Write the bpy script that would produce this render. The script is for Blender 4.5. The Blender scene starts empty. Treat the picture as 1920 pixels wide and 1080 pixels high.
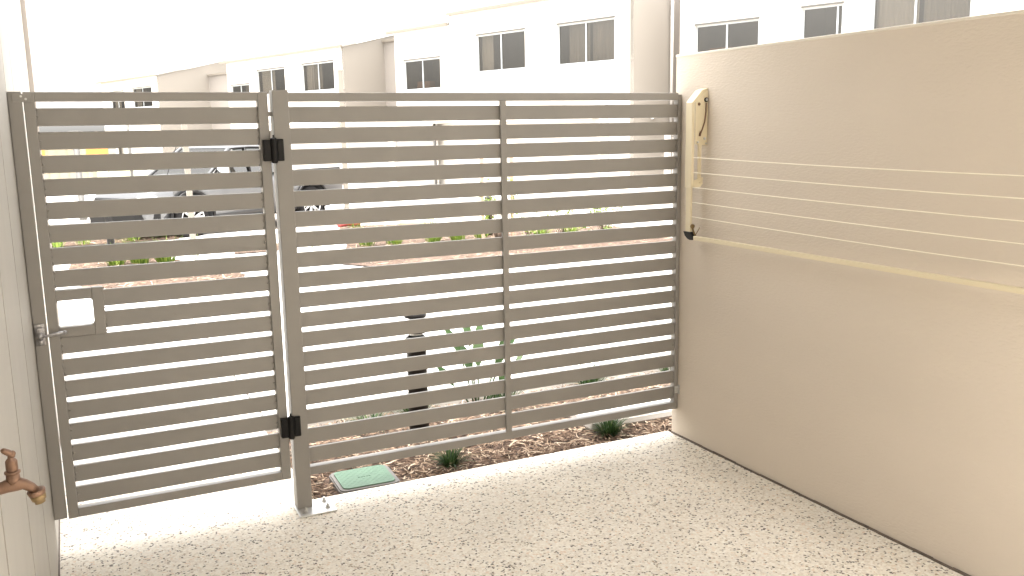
import bpy, bmesh, math, random
from mathutils import Vector, Matrix
R = math.radians
random.seed(7)
sc = bpy.context.scene
COL = sc.collection

# ------------------------------------------------------------------ camera
YAW, PIT, ROL = R(25.886), R(10.014), R(-1.036)
fw = Vector((math.sin(YAW)*math.cos(PIT), math.cos(YAW)*math.cos(PIT), -math.sin(PIT)))
r0 = Vector((math.cos(YAW), -math.sin(YAW), 0)); u0 = r0.cross(fw)
rr = r0*math.cos(ROL)+u0*math.sin(ROL); uu = -r0*math.sin(ROL)+u0*math.cos(ROL)
cd = bpy.data.cameras.new("camera"); cam = bpy.data.objects.new("camera", cd); COL.objects.link(cam)
m = Matrix((rr, uu, -fw)).transposed().to_4x4(); m.translation = Vector((0, -3.8075, 1.6408))
cam.matrix_world = m
cd.sensor_width = 36; cd.lens = 36*1701.64/1920; cd.clip_start = 0.05; cd.clip_end = 1500
sc.camera = cam

# ------------------------------------------------------------------ sky, sun, exposure
SUN_EL, SUN_AZ = R(79), R(215)      # azimuth clockwise from +y: high veiled sun, left of the camera
w = bpy.data.worlds.new("World"); sc.world = w; w.use_nodes = True
nt = w.node_tree; nt.nodes.clear()
out = nt.nodes.new('ShaderNodeOutputWorld'); bg = nt.nodes.new('ShaderNodeBackground')
sky = nt.nodes.new('ShaderNodeTexSky'); sky.sky_type = 'NISHITA'; sky.sun_disc = False
sky.sun_elevation = SUN_EL; sky.sun_rotation = SUN_AZ; sky.dust_density = 4.0; sky.air_density = 1.0
hs = nt.nodes.new('ShaderNodeHueSaturation'); hs.inputs['Saturation'].default_value = 0.12
tint = nt.nodes.new('ShaderNodeMix'); tint.data_type = 'RGBA'; tint.blend_type = 'MULTIPLY'
tint.inputs[0].default_value = 1.0; tint.inputs[7].default_value = (1.0, 0.975, 0.935, 1)
nt.links.new(sky.outputs[0], hs.inputs['Color']); nt.links.new(hs.outputs[0], tint.inputs[6])
nt.links.new(tint.outputs[2], bg.inputs[0]); bg.inputs[1].default_value = 0.15
nt.links.new(bg.outputs[0], out.inputs[0])
sd = bpy.data.lights.new("sun", 'SUN'); sun = bpy.data.objects.new("sun", sd); COL.objects.link(sun)
sd.energy = 0.85; sd.angle = R(10.0); sd.color = (1.0, 0.965, 0.92)
sdir = Vector((math.sin(SUN_AZ)*math.cos(SUN_EL), math.cos(SUN_AZ)*math.cos(SUN_EL), math.sin(SUN_EL)))
sun.rotation_euler = sdir.to_track_quat('Z', 'Y').to_euler()
vs = sc.view_settings; vs.view_transform = 'Standard'; vs.look = 'None'; vs.gamma = 1; vs.exposure = 3.02

# ------------------------------------------------------------------ materials
def mat(name, col, rough=0.6, metal=0.0, bump=0.0, bscale=80, var=0.0, vscale=6, spec=0.5, stretch=None, coat=0.0):
    m = bpy.data.materials.new(name); m.use_nodes = True
    n = m.node_tree; b = n.nodes['Principled BSDF']
    b.inputs['Base Color'].default_value = (*col, 1); b.inputs['Roughness'].default_value = rough
    b.inputs['Metallic'].default_value = metal; b.inputs['Specular IOR Level'].default_value = spec
    b.inputs['Coat Weight'].default_value = coat
    tc = n.nodes.new('ShaderNodeTexCoord'); mp = n.nodes.new('ShaderNodeMapping')
    n.links.new(tc.outputs['Object'], mp.inputs[0])
    if stretch: mp.inputs['Scale'].default_value = stretch
    if var:
        t = n.nodes.new('ShaderNodeTexNoise'); t.inputs['Scale'].default_value = vscale; t.inputs['Detail'].default_value = 5
        n.links.new(mp.outputs[0], t.inputs['Vector'])
        cr = n.nodes.new('ShaderNodeMapRange'); cr.inputs['From Min'].default_value = .3; cr.inputs['From Max'].default_value = .7
        cr.inputs['To Min'].default_value = 1-var; cr.inputs['To Max'].default_value = 1+var
        n.links.new(t.outputs[0], cr.inputs[0])
        mx = n.nodes.new('ShaderNodeVectorMath'); mx.operation = 'SCALE'; mx.inputs[0].default_value = col
        n.links.new(cr.outputs[0], mx.inputs['Scale']); n.links.new(mx.outputs[0], b.inputs['Base Color'])
    if bump:
        t = n.nodes.new('ShaderNodeTexNoise'); t.inputs['Scale'].default_value = bscale; t.inputs['Detail'].default_value = 4
        n.links.new(mp.outputs[0], t.inputs['Vector'])
        bp = n.nodes.new('ShaderNodeBump'); bp.inputs['Strength'].default_value = bump; bp.inputs['Distance'].default_value = 0.004
        n.links.new(t.outputs[0], bp.inputs['Height']); n.links.new(bp.outputs[0], b.inputs['Normal'])
    return m

def ramp(n, stops, interp='CONSTANT'):
    r = n.nodes.new('ShaderNodeValToRGB'); r.color_ramp.interpolation = interp
    e = r.color_ramp.elements
    while len(e) < len(stops): e.new(0.5)
    for i, (p, c) in enumerate(stops): e[i].position = p; e[i].color = (*c, 1)
    return r

def aggregate_mat():
    m = bpy.data.materials.new("exposed_aggregate"); m.use_nodes = True; n = m.node_tree; L = n.links.new
    b = n.nodes['Principled BSDF']; b.inputs['Roughness'].default_value = 0.62; b.inputs['Specular IOR Level'].default_value = .35
    tc = n.nodes.new('ShaderNodeTexCoord')
    wn = n.nodes.new('ShaderNodeTexNoise'); wn.inputs['Scale'].default_value = 90
    wm = n.nodes.new('ShaderNodeMix'); wm.data_type = 'VECTOR'; wm.inputs[0].default_value = 0.006
    L(tc.outputs['Object'], wn.inputs['Vector']); L(tc.outputs['Object'], wm.inputs[4]); L(wn.outputs['Color'], wm.inputs[5])
    v = n.nodes.new('ShaderNodeTexVoronoi'); v.inputs['Scale'].default_value = 106; v.inputs['Randomness'].default_value = 1
    L(wm.outputs[1], v.inputs['Vector'])
    sep = n.nodes.new('ShaderNodeSeparateColor'); L(v.outputs['Color'], sep.inputs[0])
    r = ramp(n, [(0, (.07, .058, .048)), (.045, (.17, .14, .115)), (.095, (.38, .31, .23)), (.15, (.66, .60, .51)), (.40, (.80, .75, .66)), (.62, (.74, .70, .63)), (.80, (.84, .81, .74)), (.94, (.70, .57, .45))])
    L(sep.outputs[0], r.inputs[0])
    # cement between the stones
    e = n.nodes.new('ShaderNodeTexVoronoi'); e.feature = 'DISTANCE_TO_EDGE'; e.inputs['Scale'].default_value = 106
    L(wm.outputs[1], e.inputs['Vector'])
    er = n.nodes.new('ShaderNodeMapRange'); er.inputs['From Min'].default_value = .03; er.inputs['From Max'].default_value = .14
    L(e.outputs['Distance'], er.inputs[0])
    mx = n.nodes.new('ShaderNodeMix'); mx.data_type = 'RGBA'; mx.inputs[6].default_value = (.78, .73, .64, 1)
    L(er.outputs[0], mx.inputs[0]); L(r.outputs[0], mx.inputs[7])
    big = n.nodes.new('ShaderNodeTexNoise'); big.inputs['Scale'].default_value = 2.2; big.inputs['Detail'].default_value = 4
    L(tc.outputs['Object'], big.inputs['Vector'])
    br = n.nodes.new('ShaderNodeMapRange'); br.inputs['From Min'].default_value = .3; br.inputs['From Max'].default_value = .7
    br.inputs['To Min'].default_value = .93; br.inputs['To Max'].default_value = 1.06; L(big.outputs[0], br.inputs[0])
    sm = n.nodes.new('ShaderNodeVectorMath'); sm.operation = 'SCALE'; L(mx.outputs[2], sm.inputs[0]); L(br.outputs[0], sm.inputs['Scale'])
    L(sm.outputs[0], b.inputs['Base Color'])
    bp = n.nodes.new('ShaderNodeBump'); bp.inputs['Strength'].default_value = .35; bp.inputs['Distance'].default_value = .002
    L(er.outputs[0], bp.inputs['Height']); L(bp.outputs[0], b.inputs['Normal'])
    return m

def island_mat(name, stops, rough=.8, trans=0.0):
    m = bpy.data.materials.new(name); m.use_nodes = True; n = m.node_tree
    b = n.nodes['Principled BSDF']; b.inputs['Roughness'].default_value = rough; b.inputs['Specular IOR Level'].default_value = .3
    g = n.nodes.new('ShaderNodeNewGeometry'); r = ramp(n, stops, 'LINEAR')
    n.links.new(g.outputs['Random Per Island'], r.inputs[0]); n.links.new(r.outputs[0], b.inputs['Base Color'])
    if trans:
        t = n.nodes.new('ShaderNodeBsdfTranslucent'); a = n.nodes.new('ShaderNodeMixShader'); a.inputs[0].default_value = trans
        n.links.new(r.outputs[0], t.inputs[0]); n.links.new(b.outputs[0], a.inputs[1]); n.links.new(t.outputs[0], a.inputs[2])
        n.links.new(a.outputs[0], n.nodes['Material Output'].inputs[0])
    return m

def mulch_mat():
    m = bpy.data.materials.new("mulch_ground"); m.use_nodes = True; n = m.node_tree; L = n.links.new
    b = n.nodes['Principled BSDF']; b.inputs['Roughness'].default_value = .9
    tc = n.nodes.new('ShaderNodeTexCoord'); mp = n.nodes.new('ShaderNodeMapping'); mp.inputs['Scale'].default_value = (1, 2.2, 1); mp.inputs['Rotation'].default_value = (0, 0, .6)
    L(tc.outputs['Object'], mp.inputs[0])
    v = n.nodes.new('ShaderNodeTexVoronoi'); v.inputs['Scale'].default_value = 38; L(mp.outputs[0], v.inputs['Vector'])
    s = n.nodes.new('ShaderNodeSeparateColor'); L(v.outputs['Color'], s.inputs[0])
    r = ramp(n, [(0, (.02, .012, .008)), (.25, (.05, .03, .02)), (.6, (.09, .055, .036)), (.85, (.14, .09, .06))], 'LINEAR')
    L(s.outputs[0], r.inputs[0]); L(r.outputs[0], b.inputs['Base Color'])
    bp = n.nodes.new('ShaderNodeBump'); bp.inputs['Strength'].default_value = .8; bp.inputs['Distance'].default_value = .02
    L(s.outputs[1], bp.inputs['Height']); L(bp.outputs[0], b.inputs['Normal'])
    return m

def glass_mat(name, tint=(1, 1, 1), refl=.25):
    m = bpy.data.materials.new(name); m.use_nodes = True; n = m.node_tree; n.nodes.remove(n.nodes['Principled BSDF'])
    g = n.nodes.new('ShaderNodeBsdfGlossy'); g.inputs['Roughness'].default_value = .02; g.inputs[0].default_value = (.88, .86, .83, 1)
    t = n.nodes.new('ShaderNodeBsdfTransparent'); t.inputs[0].default_value = (*tint, 1)
    x = n.nodes.new('ShaderNodeMixShader'); x.inputs[0].default_value = refl
    n.links.new(t.outputs[0], x.inputs[1]); n.links.new(g.outputs[0], x.inputs[2]); n.links.new(x.outputs[0], n.nodes['Material Output'].inputs[0])
    return m

FENCE_C = (.292, .278, .260)
M = dict(
    fence=mat('fence_paint', FENCE_C, .42, bump=.05, bscale=300, var=.045, vscale=5, spec=.35),
    render=mat('rendered_wall', (.67, .598, .512), .85, bump=.6, bscale=80, var=.035, vscale=1.3, spec=.15, stretch=(1, .55, 1.5)),
    cap=mat('wall_cap', (.74, .69, .61), .8, bump=.1),  # lighter than the wall render, painting brightness into the colour
    clad=mat('wall_board', (.37, .352, .318), .6, bump=.05, var=.03, spec=.25),
    trim=mat('corner_trim', (.30, .265, .235), .6),
    agg=aggregate_mat(),
    concrete=mat('pale_concrete', (.55, .53, .50), .85, bump=.15, bscale=60, var=.04, vscale=2),
    slabside=mat('slab_side', (.45, .42, .37), .9, bump=.2),
    joint=mat('joint_filler', (.13, .105, .085), .8, var=.25, vscale=30),
    mulch=mulch_mat(),
    chip=island_mat('bark_chip', [(0, (.035, .021, .014)), (.3, (.10, .062, .041)), (.6, (.18, .120, .082)), (.85, (.32, .235, .165)), (1, (.55, .46, .35))], .85),
    galv=mat('galvanised_steel', (.62, .62, .61), .42, .75, bump=.05, var=.10, vscale=40),
    lug=mat('cast_latch', (.42, .41, .42), .4, .8, bump=.5, bscale=140, var=.3, vscale=60),
    black=mat('black_plastic', (.006, .0055, .0055), .42, spec=.25),
    blackmetal=mat('black_bollard_paint', (.011, .010, .010), .5, spec=.25),
    cream=mat('cream_powdercoat', (.74, .655, .47), .38, spec=.45),
    line=mat('clothesline_cord', (.93, .88, .74), .55),
    brass=mat('weathered_brass', (.20, .12, .08), .5, .6, var=.14, vscale=60, bump=.06, bscale=300),
    brass2=mat('yellow_brass', (.24, .17, .085), .45, .6, var=.12, vscale=60),
    green_lid=mat('green_plastic_lid', (.072, .138, .088), .6, bump=.2, bscale=260, var=.08, vscale=20),
    lid_frame=mat('grey_plastic_ring', (.12, .11, .10), .6, var=.12, vscale=30),
    strap=island_mat('strappy_leaf', [(0, (.010, .028, .008)), (.5, (.026, .055, .014)), (.85, (.055, .09, .025)), (1, (.12, .13, .05))], .5, .25),
    lime=island_mat('lime_leaf', [(0, (.06, .12, .018)), (.5, (.15, .23, .035)), (1, (.28, .33, .07))], .5, .3),
    broad=island_mat('broad_leaf', [(0, (.03, .065, .02)), (.6, (.055, .10, .035)), (1, (.11, .15, .08))], .4, .25),
    stake=mat('timber_stake', (.36, .25, .17), .8),
    bark=mat('stem_bark', (.10, .07, .05), .8),
    white=mat('white_render', (.55, .515, .47), .8, bump=.08, bscale=40, var=.012, vscale=.6, spec=.2),
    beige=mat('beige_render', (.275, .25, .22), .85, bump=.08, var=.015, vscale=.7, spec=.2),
    beige3=mat('pale_beige_render', (.215, .195, .17), .85, bump=.08, var=.015, vscale=.7, spec=.2),  # same beige darkened to offset stronger light on the far end walls
    pipe=mat('pipe_paint', (.33, .31, .285), .5),
    beige2=mat('taupe_render', (.22, .20, .18), .85, spec=.2),  # beige darkened to carry the shade of the recesses
    gutter=mat('cream_gutter', (.20, .178, .15), .45),
    roof=mat('steel_roof', (.33, .32, .30), .5),
    alu=mat('aluminium_frame', (.40, .42, .43), .45, .2),
    glass=glass_mat('window_glass', (.60, .58, .55), .07),
    room=mat('dim_room', (.20, .175, .15), .9, var=.25, vscale=.9),
    curtain=mat('grey_curtain', (.33, .31, .28), .9, bump=.6, bscale=9, stretch=(8, 8, .3), var=.15, vscale=3),
    blind=mat('pale_blind', (.55, .53, .49), .8),
    cardboard=mat('tan_furniture', (.36, .20, .11), .7),
    garage=mat('garage_door', (.25, .24, .225), .55),
    asphalt=mat('road_surface', (.21, .185, .16), .9, bump=.3, bscale=50, var=.06),
    grassland=mat('far_ground', (.26, .25, .16), .95, var=.15, vscale=.1),
    carpaint=mat('silver_car_paint', (.11, .112, .115), .34, .45, coat=.35),
    carglass=glass_mat('car_glass', (.12, .14, .13), .14),
    tyre=mat('tyre_rubber', (.010, .009, .009), .8, spec=.2, bump=.4, bscale=60),
    rim=mat('alloy_rim', (.5, .5, .5), .35, .4),
    chrome=mat('chrome', (.8, .8, .8), .12, 1.0),
    lamp=mat('lamp_lens', (.75, .76, .78), .1, coat=.8),
    plate=mat('number_plate', (.80, .80, .76), .5),
    seat=mat('car_interior', (.04, .04, .04), .8),
    pole=mat('grey_pole', (.085, .082, .075), .6),
    orange=mat('orange_board', (.34, .16, .035), .7),
    shed=mat('cream_shed', (.27, .235, .165), .8),
    shedroof=mat('shed_roof', (.16, .145, .125), .7),
    red=mat('red_sleeve', (.30, .045, .04), .5),
    meter=mat('meter_box', (.78, .76, .74), .6),
)

# ------------------------------------------------------------------ helpers
def obj(name, bm, m, parent=None, smooth=False, loc=None):
    me = bpy.data.meshes.new(name); bm.normal_update(); bm.to_mesh(me); bm.free()
    for mm in (m if isinstance(m, (list, tuple)) else [m]): me.materials.append(mm)
    if smooth:
        for p in me.polygons: p.use_smooth = True
    o = bpy.data.objects.new(name, me); COL.objects.link(o)
    if parent: o.parent = parent
    if loc is not None: o.location = loc
    return o
def tag(o, label, cat, group=None):
    o['label'] = label; o['category'] = cat
    if group: o['group'] = group
    return o
def thing(name, label, cat, loc=(0, 0, 0), rz=0, group=None):
    o = bpy.data.objects.new(name, None); COL.objects.link(o); o.empty_display_size = .1
    o.location = loc; o.rotation_euler = (0, 0, rz)
    return tag(o, label, cat, group)
def struct(name, bm, m, kind='structure'):
    o = obj(name, bm, m); o['kind'] = kind; return o
def box(bm, x0, x1, y0, y1, z0, z1, bevel=0, mi=0):
    if x0 > x1: x0, x1 = x1, x0
    if y0 > y1: y0, y1 = y1, y0
    g = bmesh.ops.create_cube(bm, size=1)
    vs = g['verts']
    for v in vs: v.co = Vector(((x0+x1)/2+v.co.x*(x1-x0), (y0+y1)/2+v.co.y*(y1-y0), (z0+z1)/2+v.co.z*(z1-z0)))
    fs = set(f for v in vs for f in v.link_faces)
    for f in fs: f.material_index = mi
    if bevel:
        es = set(e for v in vs for e in v.link_edges)
        r = bmesh.ops.bevel(bm, geom=list(es), offset=bevel, segments=2, affect='EDGES', profile=.5)
        for f in r['faces']: f.material_index = mi
def B(*a, **k):
    bm = bmesh.new(); box(bm, *a, **k); return bm
def cyl(bm, p0, p1, r, r2=None, n=16, cap=True):
    p0 = Vector(p0); p1 = Vector(p1); d = p1-p0
    mt = Matrix.Translation((p0+p1)/2) @ d.to_track_quat('Z', 'Y').to_matrix().to_4x4()
    bmesh.ops.create_cone(bm, cap_ends=cap, segments=n, radius1=r, radius2=r if r2 is None else r2, depth=d.length, matrix=mt)
def tube(bm, pts, r, n=8):
    pts = [Vector(p) for p in pts]; rings = []
    rs = r if isinstance(r, (list, tuple)) else [r]*len(pts)
    t0 = (pts[1]-pts[0]).normalized(); a = t0.orthogonal().normalized()
    for i, p in enumerate(pts):
        t = (pts[min(i+1, len(pts)-1)]-pts[max(i-1, 0)]).normalized()
        a = (a - t*a.dot(t)).normalized(); b = t.cross(a)
        rings.append([bm.verts.new(p+(a*math.cos(2*math.pi*k/n)+b*math.sin(2*math.pi*k/n))*rs[i]) for k in range(n)])
    for q in range(len(rings)-1):
        for k in range(n): bm.faces.new((rings[q][k], rings[q][(k+1) % n], rings[q+1][(k+1) % n], rings[q+1][k]))
    bm.faces.new(rings[0][::-1]); bm.faces.new(rings[-1])
def lathe(bm, prof, n=24, mt=None):
    rings = []
    for r, z in prof:
        ring = [bm.verts.new(Vector((r*math.cos(2*math.pi*k/n), r*math.sin(2*math.pi*k/n), z))) for k in range(n)]
        rings.append(ring)
    for q in range(len(rings)-1):
        for k in range(n): bm.faces.new((rings[q][k], rings[q][(k+1) % n], rings[q+1][(k+1) % n], rings[q+1][k]))
    bm.faces.new(rings[0][::-1]); bm.faces.new(rings[-1])
    if mt:
        for ring in rings:
            for v in ring: v.co = mt @ v.co
def prism(bm, pts, axis, a0, a1):
    """polygon pts (2D) extruded along an axis ('x','y','z') from a0 to a1"""
    def P(p, a): return {'x': (a, p[0], p[1]), 'y': (p[0], a, p[1]), 'z': (p[0], p[1], a)}[axis]
    A = [bm.verts.new(P(p, a0)) for p in pts]; Bv = [bm.verts.new(P(p, a1)) for p in pts]
    bm.faces.new(A[::-1]); bm.faces.new(Bv); n = len(pts)
    for i in range(n): bm.faces.new((A[i], A[(i+1) % n], Bv[(i+1) % n], Bv[i]))
    bmesh.ops.recalc_face_normals(bm, faces=bm.faces)
def gz(y): return -0.021*max(0.0, y-4.0)

# ================================================================== GROUND
def slope_sheet(pts, dz, res=0):
    bm = bmesh.new(); f = bm.faces.new([bm.verts.new((x, y, gz(y)+dz)) for x, y in pts])
    if f.normal.z < 0: bmesh.ops.reverse_faces(bm, faces=[f])
    return bm
bm = bmesh.new()
for y0, y1 in ((-60, 4), (4, 60), (60, 700)):
    za, zb = gz(y0)-.12, gz(y1)-.12
    if y1 == 700: zb = za
    bm.faces.new([bm.verts.new(p) for p in ((-500, y0, za), (500, y0, za), (500, y1, zb), (-500, y1, zb))])
struct('ground', bm, M['grassland'])
# patio slab of exposed aggregate, stepping out to the gate threshold
bm = bmesh.new(); prism(bm, [(-.166, -7), (2.816, -7), (2.816, .085), (.868, .085), (.868, .785), (-.166, .785)], 'z', -.12, 0)
struct('patio', bm, M['agg'])
# white concrete path and driveway beyond
bm = bmesh.new()
def path_strip(x0, x1, y0, y1, top=-.004):
    pts = [(x0, y0), (x1, y0), (x1, y1), (x0, y1)]
    vb = [bm.verts.new((x, y, gz(y)-.11)) for x, y in pts]; vt = [bm.verts.new((x, y, gz(y)+top)) for x, y in pts]
    bm.faces.new(vt); bm.faces.new(vb[::-1])
    for i in range(4): bm.faces.new((vb[i], vb[(i+1) % 4], vt[(i+1) % 4], vt[i]))
J = .012
path_strip(-3, .868, .795, 1.19)                            # beside the near bed
xs = [-6, -2.0, .905, 3.6, 6.2, 9.0, 14.0, 22]
for i in range(len(xs)-1):
    for y0, y1 in ((1.2, 4.0), (4.0+J, 5.1), (5.1+J, 7.9), (7.9+J, 10.6), (10.6+J, 13.9)):
        path_strip(xs[i]+J, xs[i+1], y0+J*.5, y1)
struct('path', bm, M['concrete'])
struct('path_base', slope_sheet([(-6, .79), (22, .79), (22, 13.95), (-6, 13.95)], -.03), M['joint'])
# road past the beds and the forecourt of the houses
struct('road', slope_sheet([(-60, 13.95), (60, 13.95), (60, 19.0), (-60, 19.0)], -.05), M['asphalt'])
bm = slope_sheet([(-60, 19.0), (60, 19.0), (60, 60), (-60, 60)], .03)
f = bm.faces.new([bm.verts.new(p) for p in ((-60, 19, gz(19)-.06), (60, 19, gz(19)-.06), (60, 19, gz(19)+.03), (-60, 19, gz(19)+.03))])
struct('forecourt', bm, M['concrete'])
# beds
def bed(name, pts, dz, n=0):
    bm = bmesh.new()
    cx = sum(p[0] for p in pts)/len(pts); cy = sum(p[1] for p in pts)/len(pts)
    bm.faces.new([bm.verts.new((x, y, gz(y)+dz)) for x, y in pts])
    bmesh.ops.triangulate(bm, faces=bm.faces)
    bmesh.ops.subdivide_edges(bm, edges=bm.edges, cuts=6, use_grid_fill=True)
    bmesh.ops.subdivide_edges(bm, edges=bm.edges, cuts=3, use_grid_fill=True)
    for v in bm.verts:
        if not v.is_boundary: v.co.z += random.uniform(-.006, .012)
    bmesh.ops.recalc_face_normals(bm, faces=bm.faces)
    if bm.faces and sum(f.normal.z for f in bm.faces) < 0: bmesh.ops.reverse_faces(bm, faces=bm.faces)
    return struct(name, bm, M['mulch'])
NEAR = [(.868, .085), (6.5, .085), (6.5, 1.2), (.868, 1.2)]
BED_A = [(-.09, 9.3), (.10, 6.75), (1.72, 6.85), (1.86, 7.5), (1.3, 9.7), (.9, 10.3), (-.05, 10.2)]
BED_B = [(3.12, 7.7), (3.6, 6.75), (8.2, 7.25), (8.7, 9.9), (6.9, 12.6), (4.7, 13.6), (3.9, 10.2)]
BED_C = [(2.1, 9.9), (2.75, 9.9), (3.1, 10.9), (2.5, 11.3)]
BED_D = [(-.6, 12.9), (1.7, 13.1), (1.75, 13.9), (-1.0, 13.9)]
# soil of the near bed lies lower than the slab
bed('mulch_bed', NEAR, -.035)
for i, b_ in enumerate((BED_A, BED_B, BED_C, BED_D)): bed('mulch_bed', b_, .012)

def inside(p, poly):
    c = False; n = len(poly)
    for i in range(n):
        a, b = poly[i], poly[(i+1) % n]
        if (a[1] > p[1]) != (b[1] > p[1]) and p[0] < (b[0]-a[0])*(p[1]-a[1])/(b[1]-a[1])+a[0]: c = not c
    return c
def add_chip(bm, x, y, z, ln, wd, yaw, pitch, curl):
    c, s = math.cos(yaw), math.sin(yaw); pts = []
    k = 4 if ln > .05 else 2; vsr = []
    for i in range(k+1):
        t = i/k-.5; lx = t*ln; h = math.sin(pitch)*t*ln; off = curl*(t*t-.25)*ln
        wv = wd*(1-.6*abs(2*t)**2)
        up = []
        for sx, sz in ((-1, 0), (1, 0), (0, 1)):
            ly = sx*wv*.5+off
            up.append(bm.verts.new((x+lx*c-ly*s, y+lx*s+ly*c, z+h+sz*wv*.35)))
        vsr.append(up)
    for i in range(k):
        a, b = vsr[i], vsr[i+1]
        for q in range(3): bm.faces.new((a[q], a[(q+1) % 3], b[(q+1) % 3], b[q]))
    bm.faces.new(vsr[0]); bm.faces.new(vsr[-1][::-1])
def chips(poly, n, base, smin, smax, bm):
    xs_ = [p[0] for p in poly]; ys_ = [p[1] for p in poly]; c = 0
    while c < n:
        x = random.uniform(min(xs_), max(xs_)); y = random.uniform(min(ys_), max(ys_))
        if not inside((x, y), poly): continue
        if poly is NEARC and 1.0 < x < 1.31 and .08 < y < .41: continue
        c += 1
        ln = random.uniform(smin, smax)*(2.2 if random.random() < .06 else 1)
        add_chip(bm, x, y, gz(y)+base+random.uniform(0, .022), ln, random.uniform(.004, .011), random.uniform(0, math.pi), random.gauss(0, .22), random.uniform(-.7, .7))
NEARC = [(.874, .095), (3.7, .095), (3.7, 1.17), (.874, 1.17)]
bm = bmesh.new(); chips(NEARC, 9500, -.03, .02, .07, bm)
struct('bark_mulch', bm, M['chip'], 'stuff')
bm = bmesh.new(); chips(BED_A, 1500, .02, .04, .11, bm); chips(BED_B, 4200, .02, .04, .11, bm); chips(BED_C, 250, .02, .04, .1, bm); chips(BED_D, 500, .02, .04, .1, bm)
struct('bark_mulch', bm, M['chip'], 'stuff')

# ================================================================== COURTYARD WALLS
WX = 2.820
t = thing('rendered_wall', 'tall beige rendered garden wall behind the clothesline, right of the slatted fence', 'wall', (WX, 0, 0))
bm = bmesh.new(); box(bm, 0, .19, -5.2, .055, -.1, 1.975); obj('wall_face', bm, M['render'], t)
bm = bmesh.new(); box(bm, -.003, .193, -5.2, .058, 1.975, 1.987, bevel=.003); obj('wall_cap', bm, M['cap'], t)  # paler strip stands for the sky-lit top edge of the wall
bm = bmesh.new(); n = 60
for i in range(n):
    y0 = -5.2+i*5.25/n; y1 = y0+5.25/n
    box(bm, -.0075-random.uniform(0, .003), -.0005, y0, y1-.0005, -.02, .006+random.uniform(0, .003))
obj('expansion_joint', bm, M['joint'], t)

t = thing('clad_house', 'pale board-clad house wall with thin vertical grooves at left edge', 'building', (-.166, 0, 0))
bm = bmesh.new(); ys = [3.2]; y = 2.6
while y > -7: ys.append(y); y -= .65
ys.append(-7)
for i in range(len(ys)-1):
    box(bm, -.16, 0, ys[i+1]+.011, ys[i]-.011, -.05, 2.9, bevel=.0006)
obj('wall_board', bm, M['clad'], t)
obj('wall_backing', B(-4.0, -.0015, -7, 3.19, -.05, 2.88), M['joint'], t)
obj('corner_trim', B(-.03, .03, 3.203, 3.262, -.05, 2.9, bevel=.004), M['trim'], t)
obj('base_joint', B(.0, .006, -7, 3.2, -.02, .004), M['joint'], t)
# unseen house behind the viewer, added for shade and bounced light
t = thing('rear_house', 'two-storey rendered house at the back of the courtyard, unseen behind the viewer', 'building', (0, -6.2, 0))
obj('wall', B(-4.1, 6.2, -6, 0, -.1, 5.6), M['cap'], t)  # brightened finish throws fill light back into the courtyard
bm = bmesh.new(); prism(bm, [(-6.3, 6.6), (.3, 5.60), (.3, 5.74), (-6.3, 6.75)], 'x', -4.3, 6.6); obj('roof', bm, M['roof'], t)
obj('patio_roof', B(-.9, 2.85, 3.05, 6.12, 2.75, 2.87), M['gutter'], t)  # floating canopy out of view, added and sized to shade the patio

# ================================================================== FENCE, GATE, POSTS
Z0, P, SH = 1.7419, .0864, .0652
def weld_dots(bm, x, z, sgn, y=.008):
    for zz in (z-.004, z-SH*.5, z-SH+.006):
        for k in range(2):
            bmesh.ops.create_icosphere(bm, subdivisions=1, radius=random.uniform(.0028, .0056), matrix=Matrix.Translation((x+sgn*random.uniform(0, .004), y+random.uniform(0, .003), zz+random.uniform(-.004, .004))))
def rounded_frame(bm, x0, x1, z0, z1, wl, wr, wt, wb, y0, y1):
    """rails run between the stiles; butted"""
    if wl: box(bm, x0, x0+wl, y0, y1, z0, z1, bevel=.0025)
    if wr: box(bm, x1-wr, x1, y0, y1, z0, z1, bevel=.0025)

g = thing('pedestrian_gate', 'narrow grey slatted metal gate left of the bolted post, with square hand hole', 'gate', (-.115, 0, .15))
GX = -.115; GZ = .15
def L(x): return x-GX
def Lz(z): return z-GZ
bm = bmesh.new()
rounded_frame(bm, L(-.115), L(.762), Lz(.15), Lz(1.801), .037, .040, 0, 0, 0, .040)
for i in range(18):
    z = Z0-i*P
    if i not in (8, 9): weld_dots(bm, L(-.076), Lz(z), 1)
    weld_dots(bm, L(.720), Lz(z), -1)
obj('stile', bm, M['fence'], g)
obj('top_rail', B(L(-.0782), L(.7222), .0004, .0396, Lz(1.766), Lz(1.8006), bevel=.002), M['fence'], g)
obj('bottom_rail', B(L(-.0782), L(.7222), .0004, .0396, Lz(.1504), Lz(.187), bevel=.002), M['fence'], g)
for i in range(18):
    z = Z0-i*P; x0 = .0875 if i in (8, 9) else -.0785
    obj('slat', B(L(x0), L(.7225), .0105, .0265, Lz(z-SH), Lz(z), bevel=.0012), M['fence'], g)
bm = bmesh.new()
box(bm, L(-.0785), L(.0470), .0006, .0392, Lz(1.0215), Lz(1.0620), bevel=.0025)
box(bm, L(-.0785), L(.0470), .0006, .0392, Lz(.8800), Lz(.9190), bevel=.0025)
box(bm, L(.0472), L(.0875), .0, .0398, Lz(.8790), Lz(1.0630), bevel=.0025)
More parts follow.
